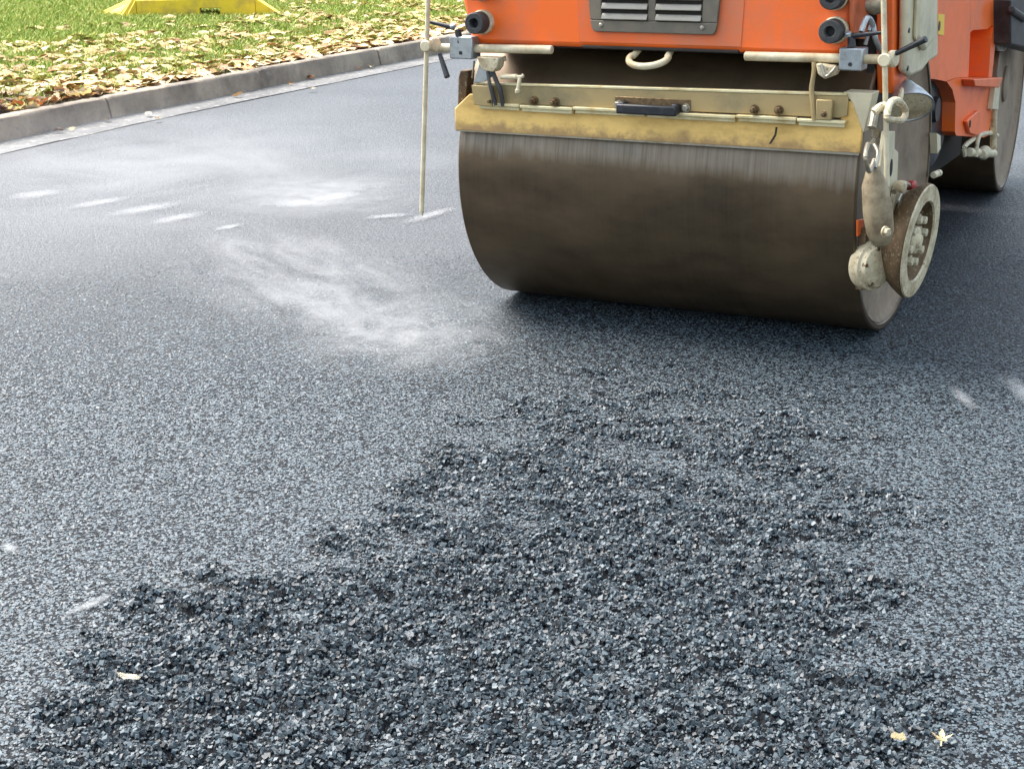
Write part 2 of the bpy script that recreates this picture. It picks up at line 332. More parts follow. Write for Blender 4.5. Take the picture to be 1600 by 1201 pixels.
def sweep(name, prof, m, kind='structure', wob=0, gaps=None):
    V = []; Fc = []; n = len(prof)
    dist = 0; start = True
    for i, (p, nn) in enumerate(zip(KL, KN)):
        if i: dist += (KL[i]-KL[i-1]).length
        for (a, z) in prof:
            wv = wob*(vnoise(np.array(dist*3+a*9), np.array(z*20.))-.5) if z > -.2 and a < 1 else 0
            V.append(p+nn*(a+float(wv))+Vector((0, 0, z+float(wv)*.6)))
        if i:
            q = i*n
            for j in range(n-1): Fc.append((q-n+j, q+j, q+j+1, q-n+j+1))
    o = npmesh(name, [tuple(v) for v in V], Fc, m, k=4)
    o.data.shade_smooth()
    o.data.set_sharp_from_angle(angle=R(50))
    o['kind'] = kind; return o
KH = .185
# kerb stones with open joints, one run of kerbing
bmk = MB(); prof = [(-.0, -.1), (.004, .02), (.03, KH-.03), (.036, KH-.012), (.05, KH-.002), (.075, KH), (.155, KH-.004), (.165, KH-.012), (.165, -.1)]
cum = [0]
for i in range(1, len(KL)): cum.append(cum[-1]+(KL[i]-KL[i-1]).length)
cum = np.array(cum); KX = np.array([p.x for p in KL]); KY = np.array([p.y for p in KL])
def kat(s):
    x = np.interp(s, cum, KX); y = np.interp(s, cum, KY); x2 = np.interp(s+.05, cum, KX); y2 = np.interp(s+.05, cum, KY)
    d = Vector((x2-x, y2-y, 0)).normalized(); return Vector((x, y, 0)), Vector((-d.y, d.x, 0)), d
g1 = gnd(172, 187); s0 = cum[int(np.argmin(np.hypot(KX-g1.x, KY-g1.y)))]
SL = 2.15
for q in range(-5, 11):
    a = s0+q*SL+.008; b = s0+(q+1)*SL-.008; n = 40; rings = []
    dz = random.uniform(-.006, .006); dn = random.uniform(-.008, .008)
    for j in range(n+1):
        s = a+(b-a)*j/n; p, nn, d = kat(s); r = []
        for (o_, z) in prof:
            e = (float(vnoise(np.array(s*7.), np.array(z*30+o_*40)))-.5)*.012 if z > 0 else 0
            ch = .012 if (j in (0, n) and z > .1) else 0
            r.append(bmk.bm.verts.new(p+nn*(o_+e+dn+ch*.5)+Vector((0, 0, z+e*.5+dz-ch))))
        rings.append(r)
    for A_, B_ in zip(rings, rings[1:]):
        for j in range(len(prof)-1): bmk.bm.faces.new((A_[j], B_[j], B_[j+1], A_[j+1]))
    bmk.bm.faces.new(rings[0]); bmk.bm.faces.new(rings[-1][::-1])
kerb = bmk.build('kerb', M['concrete']); tag(kerb, kind='structure')
sweep('kerb_bedding', [(.02, .03), (.05, KH-.03), (.16, KH-.03)], M['soil'])
sweep('gutter', [(-.34, .005), (-.30, .009), (-.20, .012), (-.06, .009), (.012, .014)], M['gutter'], wob=.010)
VW = [.15, .22, .35, .6, 1, 1.6, 2.4, 3.5, 5, 8, 14, 30, 90, 350]
def vz(a): return KH-.03 + .02*min(a, 1) + .022*max(0, min(a-.5, 30))
sweep('verge_ground', [(a, vz(a)) for a in VW], M['soil'])

# grass blades
def verge_pts(N_, smax_w, seedpow=1.0):
    s = RNG.uniform(s0-4.5, s0+21, N_); a = .17+smax_w*RNG.random(N_)**seedpow
    x = np.interp(s, cum, KX); y = np.interp(s, cum, KY); x2 = np.interp(s+.1, cum, KX); y2 = np.interp(s+.1, cum, KY)
    dx = x2-x; dy = y2-y; L = np.hypot(dx, dy); X_ = x-dy/L*a; Y_ = y+dx/L*a
    Zg = KH-.03+.02*np.minimum(a, 1)+.022*np.clip(a-.5, 0, 30)
    d = np.stack([X_, Y_, Zg-CH], -1); f = np.array(fw); zc = d@f; px = 800+F*(d@np.array(RT))/zc; py = 600.5-F*(d@np.array(UP))/zc
    k = (px > -120) & (px < 860) & (py > -150) & (zc > 2); return X_[k], Y_[k], Zg[k], a[k]
gx, gy, gz, ga = verge_pts(900000, 8.5, .85)
keep = RNG.random(len(gx)) < np.clip(.25+fbm(gx*2.2, gy*2.2, 3)*1.3-.25+ga*.12, .12, 1)*np.clip(ga*2.2, .25, 1); gx, gy, gz, ga = gx[keep], gy[keep], gz[keep], ga[keep]
if len(gx) > 260000: gx, gy, gz = gx[:260000], gy[:260000], gz[:260000]
n = len(gx); print('blades', n)
th = RNG.uniform(0, 2*np.pi, n); h = RNG.uniform(.03, .085, n); wd = RNG.uniform(.003, .007, n); ln = RNG.uniform(.2, 1.1, n)*h; lt = RNG.uniform(0, 2*np.pi, n)
B = np.stack([gx, gy, gz-.005], -1); sd_ = np.stack([np.cos(th), np.sin(th), np.zeros(n)], -1)*wd[:, None]
le = np.stack([np.cos(lt)*ln, np.sin(lt)*ln, h], -1)
mid = B+le*np.array([.35, .35, .6]); V = np.stack([B-sd_, B+sd_, mid+sd_*.8, mid-sd_*.8, B+le], 1).reshape(-1, 3)
i5 = (np.arange(n)*5)[:, None]
Fc = np.concatenate([i5+np.array([[0, 1, 2]]), i5+np.array([[0, 2, 3]]), i5+np.array([[3, 2, 4]])])
gr = npmesh('grass', V, Fc, M['grass']); tag(gr, 'green and yellowing grass growing on the verge behind the kerb', 'grass', kind='stuff')

# ------------------------------------------------------------------ leaves
def leaf_mesh(kind, seed):
    rg = random.Random(seed); bm = bmesh.new()
    if kind == 0:      # lobed maple-like
        outline = []
        lobes = [(-2.3, .55), (-1.15, .85), (0, 1.05), (1.15, .85), (2.3, .55)]
        for i, (a, r_) in enumerate(lobes):
            a += rg.uniform(-.12, .12); r_ *= rg.uniform(.85, 1.1)
            outline += [(a-.30, r_*.62), (a-.12, r_*.8), (a, r_), (a+.13, r_*.78), (a+.32, r_*.6)]
            if i < 4: outline.append((a+.57, .36))
        pts = [(math.sin(a)*r_, math.cos(a)*r_) for a, r_ in outline]+[(.05, -.3), (.03, -.75), (-.03, -.75), (-.05, -.3)]
    elif kind == 1:    # oval, toothed
        pts = []
        for i in range(18):
            a = 2*math.pi*i/18; r_ = 1+.07*(-1)**i; pts.append((.55*math.sin(a)*r_, math.cos(a)*r_*(1 if math.cos(a) > 0 else .9)))
    else:              # curled, torn
        pts = []
        for i in range(14):
            a = 2*math.pi*i/14; r_ = rg.uniform(.6, 1.05); pts.append((.75*math.sin(a)*r_, math.cos(a)*r_))
    cu = rg.uniform(.25, .6)*(1.4 if kind == 2 else 1); cv = rg.uniform(-.2, .3)
    def lift(x, y): return cu*x*x+cv*y*y*.6+.10*math.sin(3*x+seed)+.08*math.sin(4*y+seed*2)
    c = bm.verts.new((0, .05, lift(0, .05))); ring = [bm.verts.new((x, y, lift(x, y))) for x, y in pts]; inner = [bm.verts.new((x*.5, y*.5, lift(x*.5, y*.5)-.02)) for x, y in pts]
    n = len(pts)
    for i in range(n):
        j = (i+1) % n; bm.faces.new((inner[i], inner[j], c)); bm.faces.new((ring[i], ring[j], inner[j], inner[i]))
    for v in bm.verts: v.co *= .5
    ex = bmesh.ops.solidify(bm, geom=bm.faces[:], thickness=.012)
    me = bpy.data.meshes.new('leaf'); bm.to_mesh(me); bm.free(); return me
leafcols = {'pale yellow': (.70, .60, .36), 'tan': (.55, .40, .22), 'orange brown': (.50, .24, .09), 'dark brown': (.16, .08, .04), 'cream white': (.74, .68, .54)}
LM = {k: mat('leaf_'+k.replace(' ', '_'), c, .55, 0, tuple(v*.62 for v in c), 60, .5, .3, 300) for k, c in leafcols.items()}
protos = {}
for cname in leafcols:
    for kd in (0, 1, 2):
        for sdx in range(2):
            me = leaf_mesh(kd, sdx*7+kd*3+len(cname)); me.materials.append(LM[cname]); protos[(cname, kd, sdx)] = me
shape_word = {0: 'lobed', 1: 'oval', 2: 'curled'}
def put_leaf(x, y, z, size, cname, kd, sx, label, group, tilt=.35, rz=None):
    o = bpy.data.objects.new('fallen_leaf', protos[(cname, kd, sx)]); COL.objects.link(o)
    o.location = (x, y, z); o.scale = (size, size, size); o.rotation_euler = (random.uniform(-tilt, tilt), random.uniform(-tilt, tilt), random.uniform(0, 6.28) if rz is None else rz)
    tag(o, label, 'leaf', group); return o
lx, ly, lz, la = verge_pts(30000, 4.2, 1.25)
dens = np.clip(1.2-la*.30+(fbm(lx*2.2+5, ly*2.2, 3)-.5)*4.2, .02, 1); dens = dens+np.clip(1.1-la, 0, 1)*.7; kk = RNG.random(len(lx)) < dens*.46; lx, ly, lz, la = lx[kk], ly[kk], lz[kk], la[kk]
od = np.argsort(np.hypot(lx, ly)); lx, ly, lz = lx[od], ly[od], lz[od]; print('leaves', len(lx))
cw = list(leafcols); wts = [.30, .30, .22, .14, .04]
for i in range(min(290, len(lx))):
    cn = random.choices(cw, wts)[0]; kd = random.choice((0, 1, 2, 2))
    put_leaf(lx[i], ly[i], lz[i]+random.uniform(.018, .045), random.uniform(.09, .19), cn, kd, random.randint(0, 1),
             f'{cn} {shape_word[kd]} autumn leaf lying among the fallen leaves on the grass verge', f'{cn} {shape_word[kd]} leaves on the verge')
rest = slice(290, None); rx, ry, rz_ = lx[rest], ly[rest], lz[rest]; n = len(rx)
if n:
    a6 = np.linspace(0, 2*np.pi, 7)[:-1]; sz = RNG.uniform(.045, .10, n); rad = RNG.uniform(.6, 1.1, (n, 6))*sz[:, None]
    rt_ = RNG.uniform(0, 6.28, n); pts = np.stack([rad*np.cos(a6+rt_[:, None]), rad*np.sin(a6+rt_[:, None])*.8, np.zeros((n, 6))], -1)
    tl = RNG.uniform(-.45, .45, (n, 2)); pts[..., 2] = pts[..., 0]*tl[:, :1]+pts[..., 1]*tl[:, 1:]+RNG.uniform(-.008, .008, (n, 6))
    pts += np.stack([rx, ry, rz_+.03], -1)[:, None]; V = pts.reshape(-1, 3); i6 = (np.arange(n)*6)[:, None]
    lo_ = npmesh('leaf_litter', V, i6+np.arange(6)[None], M['litter'], k=6); tag(lo_, 'scattered litter of dry fallen leaves further back on the verge', 'leaf litter', kind='stuff')
# leaves in the gutter
for k_, (px, py, cn, kd, lb) in enumerate([(45, 207, 'cream white', 1, 'pale leaf lying on the gutter nearest the left edge of the picture'), (92, 203, 'dark brown', 2, 'dark curled leaf against the kerb foot left of the first kerb joint'),
        (112, 200, 'pale yellow', 0, 'pale yellow leaf beside the dark curled leaf at the kerb foot'), (168, 186, 'tan', 2, 'tan curled leaf at the foot of the left kerb joint'),
        (232, 178, 'cream white', 1, 'upper white leaf of two in the gutter right of the left joint'), (247, 184, 'pale yellow', 0, 'pale leaf on the outer gutter edge right of the left joint'),
        (371, 148, 'tan', 1, 'tan leaf in the gutter left of the middle kerb joint'), (453, 130, 'tan', 0, 'tan lobed leaf in the gutter right of the middle kerb joint'),
        (486, 120, 'orange brown', 2, 'rust brown curled leaf at the kerb foot past the middle joint'), (487, 138, 'cream white', 1, 'white leaf on the edge of the fresh asphalt past the middle joint'),
        (560, 106, 'orange brown', 0, 'orange brown leaf at the kerb foot before the right joint'), (580, 103, 'pale yellow', 2, 'pale curled leaf at the kerb foot under the right joint')]):
    g = gnd(px, py+3, .02); put_leaf(g.x, g.y, .035, .10, cn, kd, k_ % 2, lb, 'leaves in the gutter', .3)
g = gnd(203, 1067, .012); o = put_leaf(g.x, g.y, .027, .062, 'cream white', 1, 0, 'pale narrow leaf lying alone on the loose asphalt at lower left', None, .2, 1.25); o.scale = (.034, .060, .05)
g = gnd(1402, 1165, .012); put_leaf(g.x, g.y, .030, .038, 'pale yellow', 2, 0, 'small crumpled yellow leaf on the asphalt, left of the lobed leaf', None, .2, .9)
g = gnd(1470, 1167, .012); put_leaf(g.x, g.y, .034, .060, 'pale yellow', 0, 0, 'lobed yellow leaf on the asphalt in the lower right corner', None, .2, -.3)
g = gnd(8, 622, .004); put_leaf(g.x, g.y, .014, .03, 'dark brown', 2, 1, 'tiny dark leaf scrap on the rolled asphalt at the left edge', None, .2, .3)

# ------------------------------------------------------------------ yellow kerb ramp on the verge
e = bpy.data.objects.new('plastic_ramp', None); COL.objects.link(e)
p0 = gnd(215, 36, .20); p1 = gnd(400, 32, .20)
e.location = p0; dv = p1-p0; e.rotation_euler = (0, 0, math.atan2(dv.y, dv.x)); LR = Vector((dv.x, dv.y)).length
tag(e, 'yellow plastic ramp block with ridged sloping end lying on the leafy verge', 'plastic ramp')
HB = .27; b = MB()
arc = [(LR*.50+.13*math.cos(t), .075*math.sin(t)) for t in np.linspace(math.pi, 0, 9)]
b.prism([(0, 0)]+[(LR*.53, 0), (LR*.53, .16), (LR*.70, .16), (LR*.70, 0)]+[(LR, 0), (LR, HB), (0, HB)], 1, 0, .55); b.build('block', M['plastic_y'], e, .008)
T1 = Vector((-.004, 0, HB)); T2 = Vector((-.004, .55, HB)); F1 = Vector((-.16, -.10, .01)); F2 = Vector((-.62, .50, .02)); G1 = Vector((-.004, 0, 0)); G2 = Vector((-.004, .55, 0))
b = MB(); vs = [b.bm.verts.new(v) for v in (T1, T2, F2, F1, G1, G2, F2-Vector((0, 0, .02)), F1-Vector((0, 0, .01)))]
for f in ((0, 1, 2, 3), (4, 7, 6, 5), (0, 3, 7, 4), (1, 5, 6, 2), (3, 2, 6, 7), (0, 4, 5, 1)): b.bm.faces.new([vs[i] for i in f])
rp_ = b.build('ridged_ramp', M['plastic_y'], e, .003)
nrm = (T2-T1).cross(F1-T1).normalized(); nrm = -nrm if nrm.z < 0 else nrm
for k_ in range(7):
    ta = (k_+.28)/7; tb = (k_+.72)/7; b = MB(); q4 = [T1.lerp(T2, ta), T1.lerp(T2, tb), F1.lerp(F2, tb), F1.lerp(F2, ta)]
    lo4 = [b.bm.verts.new(v-nrm*.004) for v in q4]; hi4 = [b.bm.verts.new(v+nrm*.045) for v in q4]; b.bm.faces.new(lo4[::-1]); b.bm.faces.new(hi4)
    for i in range(4): b.bm.faces.new((lo4[i], lo4[(i+1) % 4], hi4[(i+1) % 4], hi4[i]))
    b.build('ridge', M['plastic_y'], rp_, .003)
b = MB(); b.prism([(LR+.003, 0), (LR+.34, 0), (LR+.34, .035), (LR+.003, HB)], 1, .0, .55); b.build('end_ramp', M['plastic_y'], e, .008)
b = MB(); b.box(LR*.02, LR*.47, .03, .5, HB+.002, HB+.018); b.box(LR*.52, LR*.97, .03, .5, HB+.002, HB+.018); b.build('lid', M['plastic_y'], e, .006)

# ------------------------------------------------------------------ the road roller
RO = bpy.data.objects.new('road_roller', None); COL.objects.link(RO); RO.location = ORI; RO.rotation_euler = (0, 0, -YAW)
tag(RO, 'orange tandem road roller with brown steel drum working on fresh asphalt', 'road roller')
def drum(yc, xc=0, name='drum'):
    b = MB(); hx = DL/2; t = .028; rc = .03
    prof = [(-hx+rc, .05), (-hx+rc, DR-t-.02), (-hx+rc-.01, DR-t), (-hx+.010, DR-t), (-hx, DR-t+.006), (-hx, DR-.006), (-hx+.006, DR)]
    n = 8; prof += [(-hx+.006+(2*hx-.012)*i/n, DR) for i in range(1, n)]
    prof += [(hx-.006, DR), (hx, DR-.006), (hx, DR-t+.006), (hx-.010, DR-t)]
    b.lathe((xc, yc, DR), (1, 0, 0), prof, 160, close=False); d = b.build(name, M['drum'], RO)
    for s_, nm in ((1, 'side_plate'), (-1, 'side_plate')):
        b = MB(); q = hx-rc
        b.lathe((xc+s_*q, yc, DR), (s_, 0, 0), [(rc-.006, DR-t-.001), (.012, DR-t-.008), (0, DR-t-.03), (0, .32), (-.008, .30), (-.008, .06)], 96, close=False)
        b.lathe((xc+s_*(q-.012), yc, DR), (s_, 0, 0), [(0, .10), (.015, .10), (.02, .09)], 40)
        b.build(nm, M['web'], d)
    return d
drum(0); rd = drum(WB, -.13)
rd.location = Vector((-.13, WB, 0)); rd.rotation_euler = (0, 0, R(2.5))      # the machine is steering: its rear drum is turned a little
for o_ in [rd]+list(rd.children): o_.data.transform(Matrix.Translation((.13, -WB, 0)))

# front frame, apron and hood
b = MB(); FX = .735; FY = -.60
b.prism([(-FX, 1.118), (-FX+.03, 1.105), (FX-.03, 1.105), (FX, 1.125), (FX+.025, 1.30), (FX+.025, 1.78), (-FX-.04, 1.78), (-FX-.04, 1.30)], 1, FY, -.46)
b.box(-.70, .70, -.4595, -.37, 1.150, 1.5)
hood = b.build('front_body', M['orange'], RO, .02)
b = MB(); b.box(-.72, .72, -.369, .75, 1.235, 1.77); b.build('hood_core', M['orange'], RO, .02)
b = MB(); b.box(-.70, .70, -.365, .7, 1.222, 1.234); b.box(-.71, .71, -.57, -.375, 1.098, 1.104); b.build('underside_shade', M['dark'], RO)  # dark-coloured sheets that blacken the shaded gap above the drum
b = MB(); b.box(-.70, .70, .64, .74, .70, 1.22); b.build('splash_plate', M['dark'], RO)
gx0, gz0 = onY(925, 53, FY-.008); gx1, _ = onY(1120, 55, FY-.008)
# central raised panel, dusty
b = MB(); cx0, _ = onY(905, 60, FY-.004); cx1, _ = onY(1158, 65, FY-.004); b.prism([(cx0, 1.125), (cx1, 1.125), (cx1+.015, 1.45), (cx0-.03, 1.45)], 1, FY-.0025, FY+.01); b.build('centre_panel', M['orange_dirty'], RO, .002)
b = MB(); b.box(cx0+.01, cx1-.01, FY-.0035, FY+.02, 1.103, 1.114); b.build('bottom_edge_shade', M['dark'], RO, .003)  # dark strip paints the shading along the panel's bottom edge
# grille with louvres
gz0 = onY(1020, 52, FY-.01)[1]; gt = gz0+.25; GY = FY-.006
sl = []
def quadprism(mb, pts, y0, y1): mb.prism(pts, 1, y0, y1)
lx0, lx1 = onY(942, 30, GY)[0], onY(1014, 30, GY)[0]; rx0, rx1 = onY(1026, 30, GY)[0], onY(1098, 30, GY)[0]
b = MB(); zb = gz0+.042
gL, gR = gx0, gx1
b.prism([(gL+.012, gz0), (gR-.012, gz0), (gR-.002, gz0+.012), (gR+.004, zb), (gL-.004, zb), (gL+.002, gz0+.012)], 1, GY-.012, GY)
b.prism([(gL-.004, zb+.0005), (lx0, zb+.0005), (lx0-.006, gt), (gL-.022, gt)], 1, GY-.012, GY)
b.prism([(rx1, zb+.0005), (gR+.004, zb+.0005), (gR+.022, gt), (rx1+.006, gt)], 1, GY-.012, GY)
b.prism([(lx1, zb+.0005), (rx0, zb+.0005), (rx0, gt), (lx1, gt)], 1, GY-.012, GY)
gro = b.build('grille', M['grille'], RO, .003)
b = MB(); b.box(lx0-.01, rx1+.01, GY-.002, GY+.001, zb-.01, gt); b.build('grille_backing', M['dark'], gro)
for (a, c) in ((lx0, lx1), (rx0, rx1)):
    for k_ in range(6):
        z = zb+.002+k_*.037
        b = MB(); b.prism([(GY-.004, z), (GY-.022, z+.002), (GY-.022, z+.006), (GY-.010, z+.024), (GY-.004, z+.024)], 0, a+.001, c-.001); b.build('louvre', M['slat'], gro, .0015)
for x in (onY(941, 42, GY)[0], onY(1099, 45, GY)[0]):
    b = MB(); b.lathe((x, GY-.012, gz0+.024), (0, -1, 0), [(0, .009), (.004, .008), (.007, .004)], 16); b.build('grille_bolt', M['steel'], gro)

# rubber buffers
for (px, py) in ((740, 37), (739, -16), (1296, 50), (1297, -3)):
    x, z = onY(px, py, FY-.085)
    b = MB(); b.lathe((x, FY-.001, z), (0, -1, 0), [(0, .046), (.022, .046), (.026, .042)], 32); bb = b.build('buffer_base', M['cream'], RO)
    b = MB(); b.lathe((x, FY-.028, z), (0, -1, 0), [(0, .036), (.004, .041), (.052, .0405), (.057, .037), (.057, .020), (.050, .0165), (.020, .0165)], 32); b.build('rubber_buffer', M['rubber'], bb)

# towing eye: a flat forged loop on two legs, tilted down
cxe, cze = onY(1017, 90, -.60)
b = MB(); pts = []
for t in np.linspace(R(-208), R(28), 13): pts.append((cxe+.074*math.cos(t), -.62+.066*math.sin(t)*1.0, cze+.024*math.sin(t)*1.0))
pts = [(cxe-.055, -.42, cze+.085)]+pts+[(cxe+.06, -.42, cze+.085)]
b.tube(pts, .0125, 12); b.build('tow_eye', M['tube'], RO)

# scraper guard: lower yellow plate (touches the drum), ledge strips, upper steel plate
PY = -.615
bl = at(720, 204, 1, PY); br = at(1347, 232, 1, PY); zl = .768
tl1 = onY(724, 172, PY); tl2 = onY(746, 148, PY); tr2 = onY(1331, 150, PY)
b = MB(); b.prism([(-.803, zl+.002), (.812, zl+.006), (.815, .882), (.775, .955), (.735, .955), (.735, .885), (-.70, .875), (-.70, .91), (-.735, .915), (-.803, .855)], 1, PY, PY+.018)
gd = b.build('guard_plate', M['yellow'], RO, .004)
# the plate bends back to the drum at its foot
b = MB(); b.prism([(PY+.001, zl-.001), (PY+.001, zl+.012), (PY+.045, zl+.030), (PY+.045, zl+.018)], 0, -.800, .806); b.build('scraper_lip', M['steel'], gd)
b = MB(); wing = [onY(1327, 146, PY+.01), onY(1365, 143, PY+.01), onY(1357, 190, PY+.01), onY(1347, 190, PY+.01)]
b.prism([(.742, .985), (.845, .985), (.822, .85), (.817, .85), (.775, .95)], 1, PY-.004, PY+.09); b.build('end_wing', M['pale'], gd, .004)
b = MB(); b.prism([(-.806, .84), (-.77, .87), (-.755, 1.0), (-.79, 1.0), (-.80, .97)], 1, PY+.03, PY+.09); b.build('end_post', M['mud'], gd, .004)
b = MB(); b.prism([(-.705, .886), (.735, .896), (.762, .905), (.762, .972), (-.705, .952)], 1, PY-.012, PY-.001); up = b.build('upper_plate', M['olive'], RO, .002)
b = MB(); b.prism([(-.703, .953), (.758, .973), (.758, .983), (-.703, .962)], 1, PY-.014, PY+.012); b.build('top_flange', M['brightedge'], up, .002)
edges = [745, 812, 895, 1008, 1150, 1245, 1322]; 
for i_, (a, c) in enumerate(zip(edges, edges[1:])):
    xa = onY(a, 180, PY-.03)[0]; xc = onY(c, 180, PY-.03)[0]; dz = (i_ % 2)*-.003
    za = .874+dz+.004*(i_/5)+.003
    b = MB(); b.box(xa+.002, xc-.002, PY-.034, PY-.0005, za, za+.011); b.box(xa+.006, xc-.006, PY-.022, PY-.001, za-.014, za-.0005)
    b.build('hinge_strip', M['brightedge'], up, .002)
for px, py in ((767, 158), (832, 158), (865, 160), (1177, 172), (1215, 173), (1288, 178)):
    x, z = onY(px, py, PY-.03); b = MB(); b.hexbolt((x, PY-.013, z), (0, -1, 0), .0125, .026); b.rod((x, PY-.03, z), (x, PY-.052, z), .0065); b.build('bolt', M['bolt'], up)
# handle
hx0, hz0 = onY(960, 166, PY-.02); hx1, hz1 = onY(1078, 168, PY-.02); hz0 += .004; hz1 = hz0+.004
b = MB(); b.box(hx0, hx1, PY-.017, PY-.0125, hz0-.030, hz0+.032); hb = b.build('handle_plate', M['bolt'], up, .012)
for x in (hx0+.014, hx1-.016): b = MB(); b.hexbolt((x, PY-.017, hz0+.002), (0, -1, 0), .012, .016); b.build('handle_bolt', M['steel'], hb)
b = MB(); b.box(hx0+.028, hx1-.035, PY-.075, PY-.048, hz0-.024, hz0+.012); b.box(hx0+.028, hx0+.055, PY-.056, PY-.018, hz0-.02, hz0+.018); b.box(hx1-.062, hx1-.035, PY-.056, PY-.018, hz0-.02, hz0+.018)
b.build('handle', M['blackp'], hb, .006)
# crack scar on the guard plate
x0, z0 = onY(1213, 199, PY-.002); x1, z1 = onY(1203, 225, PY-.002)
b = MB(); b.prism([(x0-.003, z0), (x0+.004, z0), (x0+.0, (z0+z1)/2), (x1+.003, z1), (x1-.004, z1), (x0-.006, (z0+z1)/2+.004)], 1, PY-.0015, PY+.001); b.build('weld_scar', M['dark'], gd)

# bracket group, left: block, strap, folded plate and T handle
b = MB(); p = [onY(750, 88, -.63), onY(784, 90, -.63), onY(782, 104, -.63), onY(776, 112, -.63), onY(764, 110, -.63), onY(757, 106, -.63)]; b.prism(p, 1, -.66, -.60); b.build('bracket_block', M['cream'], RO, .004)
b = MB(); p = [onY(741, 132, -.63), onY(771, 134, -.63), onY(774, 166, -.63), onY(745, 163, -.63)]; b.prism(p, 1, -.655, -.632); b.build('bracket_plate', M['olive'], RO, .003)
b = MB(); p = [onY(741, 130, -.635), onY(752, 95, -.635), onY(757, 108, -.635), onY(771, 113, -.635), onY(769, 120, -.635), onY(758, 128, -.635)]; b.prism(p, 1, -.645, -.63); b.build('folded_plate', M['zinc'], RO, .002)
b = MB(); b.tube([at(770, 113, 1, -.64), at(776, 128, 1, -.645), at(782, 142, 1, -.65), at(786, 166, 1, -.645)], .009, 8); b.tube([at(762, 112, 1, -.65), at(766, 135, 1, -.66), at(775, 165, 1, -.66)], .007, 8); b.build('hose', M['rubber'], RO)
b = MB(); b.rod(at(783, 120, 1, -.64), at(808, 120, 1, -.66), .010); b.rod(at(806, 120, 1, -.66), at(817, 120, 1, -.66), .006); b.lathe(at(816, 119, 1, -.66), (1, 0, 0), [(-.004, .004), (0, .009), (.006, .006)], 12)
b.tube([at(812, 122, 1, -.66), at(811, 130, 1, -.665), at(809, 142, 1, -.668)], .0075, 10); b.lathe(at(809, 140, 1, -.668), (0, 0, -1), [(-.006, .005), (.002, .011), (.012, .011), (.018, .006)], 14); b.build('screw_handle', M['tube'], RO)
b = MB(); b.rod(at(741, 95, 1, -.60), at(738, 122, 1, -.60), .004); b.build('pin', M['steel'], RO); b = MB(); b.rod(at(788, 88, 1, -.60), at(789, 96, 1, -.60), .006); b.build('pin', M['steel'], RO)
# bracket group, right
b = MB(); b.tube([at(1272, 97, 1, -.63), at(1272, 112, 1, -.635), at(1268, 140, 1, -.64), at(1270, 165, 1, -.645), at(1272, 188, 1, -.645)], .009, 8); b.build('bent_strap', M['olive'], RO)
b = MB(); x0, z0 = onY(1275, 187, -.64); x1, z1 = onY(1302, 156, -.64); b.box(x0, x1, -.652, -.636, z0, z1); bsp = b.build('square_washer', M['olive'], RO, .004)
b = MB(); p = [onY(1278, 98, -.63), onY(1306, 102, -.63), onY(1312, 108, -.63), onY(1308, 117, -.63), onY(1292, 123, -.63), onY(1281, 115, -.63)]; b.prism(p, 1, -.66, -.61); b.build('clamp_jaw', M['cream'], RO, .006)
b = MB(); b.tube([at(1283, 101, 1, -.665), at(1290, 119, 1, -.67), at(1300, 112, 1, -.67), at(1306, 104, 1, -.665)], .005, 8); b.build('clamp_wire', M['steel'], RO)

# guide bars: tube, clamp block, levers, joint and hanging rod
def guide(side, a0, a1, joint, rtop, rbot, blk, lever, post, grip, YB):
    T = MB(); T.rod(at(*a0, 1, YB), at(*a1, 1, YB), .0165, 20); bar = T.build('guide_bar', M['tube'], RO)
    b = MB(); x0, z0 = onY(blk[0], blk[3], YB-.03); x1, z1 = onY(blk[2], blk[1], YB-.03); b.box(x0, x1, YB-.034, YB+.04, z0, z1); k = b.build('clamp_block', M['zinc'], bar, .005)
    b = MB(); xc, zc = onY((blk[0]+blk[2])/2, blk[3]-9, YB-.035); b.lathe((xc-.003, YB-.0345, zc), (0, -1, 0), [(0, .008), (.003, .007)], 6); b.build('clamp_screw', M['blackp'], k)
    b = MB(); P1 = at(*post[0], 1, YB-.02); P2 = at(*post[1], 1, YB-.02); b.rod(P1, P2, .012, 14, .015); L1 = at(*lever[0], 1, YB-.02); L2 = at(*lever[1], 1, YB-.03); b.rod(L1, L2, .0105, 14, .006); b.build('clamp_lever', M['blackp'], bar)
    b = MB(); b.lathe(L1+Vector((0, -.008, .004)), (0, -.5, 1), [(0, .013), (.010, .012), (.013, .008)], 16); b.build('lever_cap', M['zinc'], bar)
    J = at(*joint, 1, YB-.055); b = MB(); b.lathe(J+Vector((0, .01, 0)), (0, -1, 0), [(-.05, .017), (-.012, .018), (0, .021), (.022, .023), (.028, .019)], 24); b.build('joint_boss', M['tube'], bar)
    J2 = at(joint[0]+12, joint[1]-2, 1, YB-.02); b = MB(); b.lathe(J2+Vector((-.012, .0, 0)), (1, -.25, 0), [(0, .024), (.006, .029), (.020, .029), (.026, .024)], 24); b.build('joint_collar', M['tube'], bar)
    b = MB(); G1 = at(*grip[0], 1, YB-.03); G2 = at(*grip[1], 1, YB-.06); b.rod(G1, G2, .0085, 14, .0115); b.build('clamp_grip', M['blackp'], bar)
    b = MB(); b.rod(at(*rtop, 1, YB-.05), at(*rbot, 1, YB-.05), .0095, 14); b.lathe(at(*rbot, 1, YB-.05), (0, 0, -1), [(0, .009), (.018, .004)], 12); b.build('guide_rod', M['tube'], bar)
guide(-1, (686, 75), (863, 78), (667, 72), (671.5, -90), (659, 330), (703, 58, 738, 92), ((710, 44), (669, 34)), ((715, 46), (719, 68)), ((687, 84), (699, 121)), -.62)
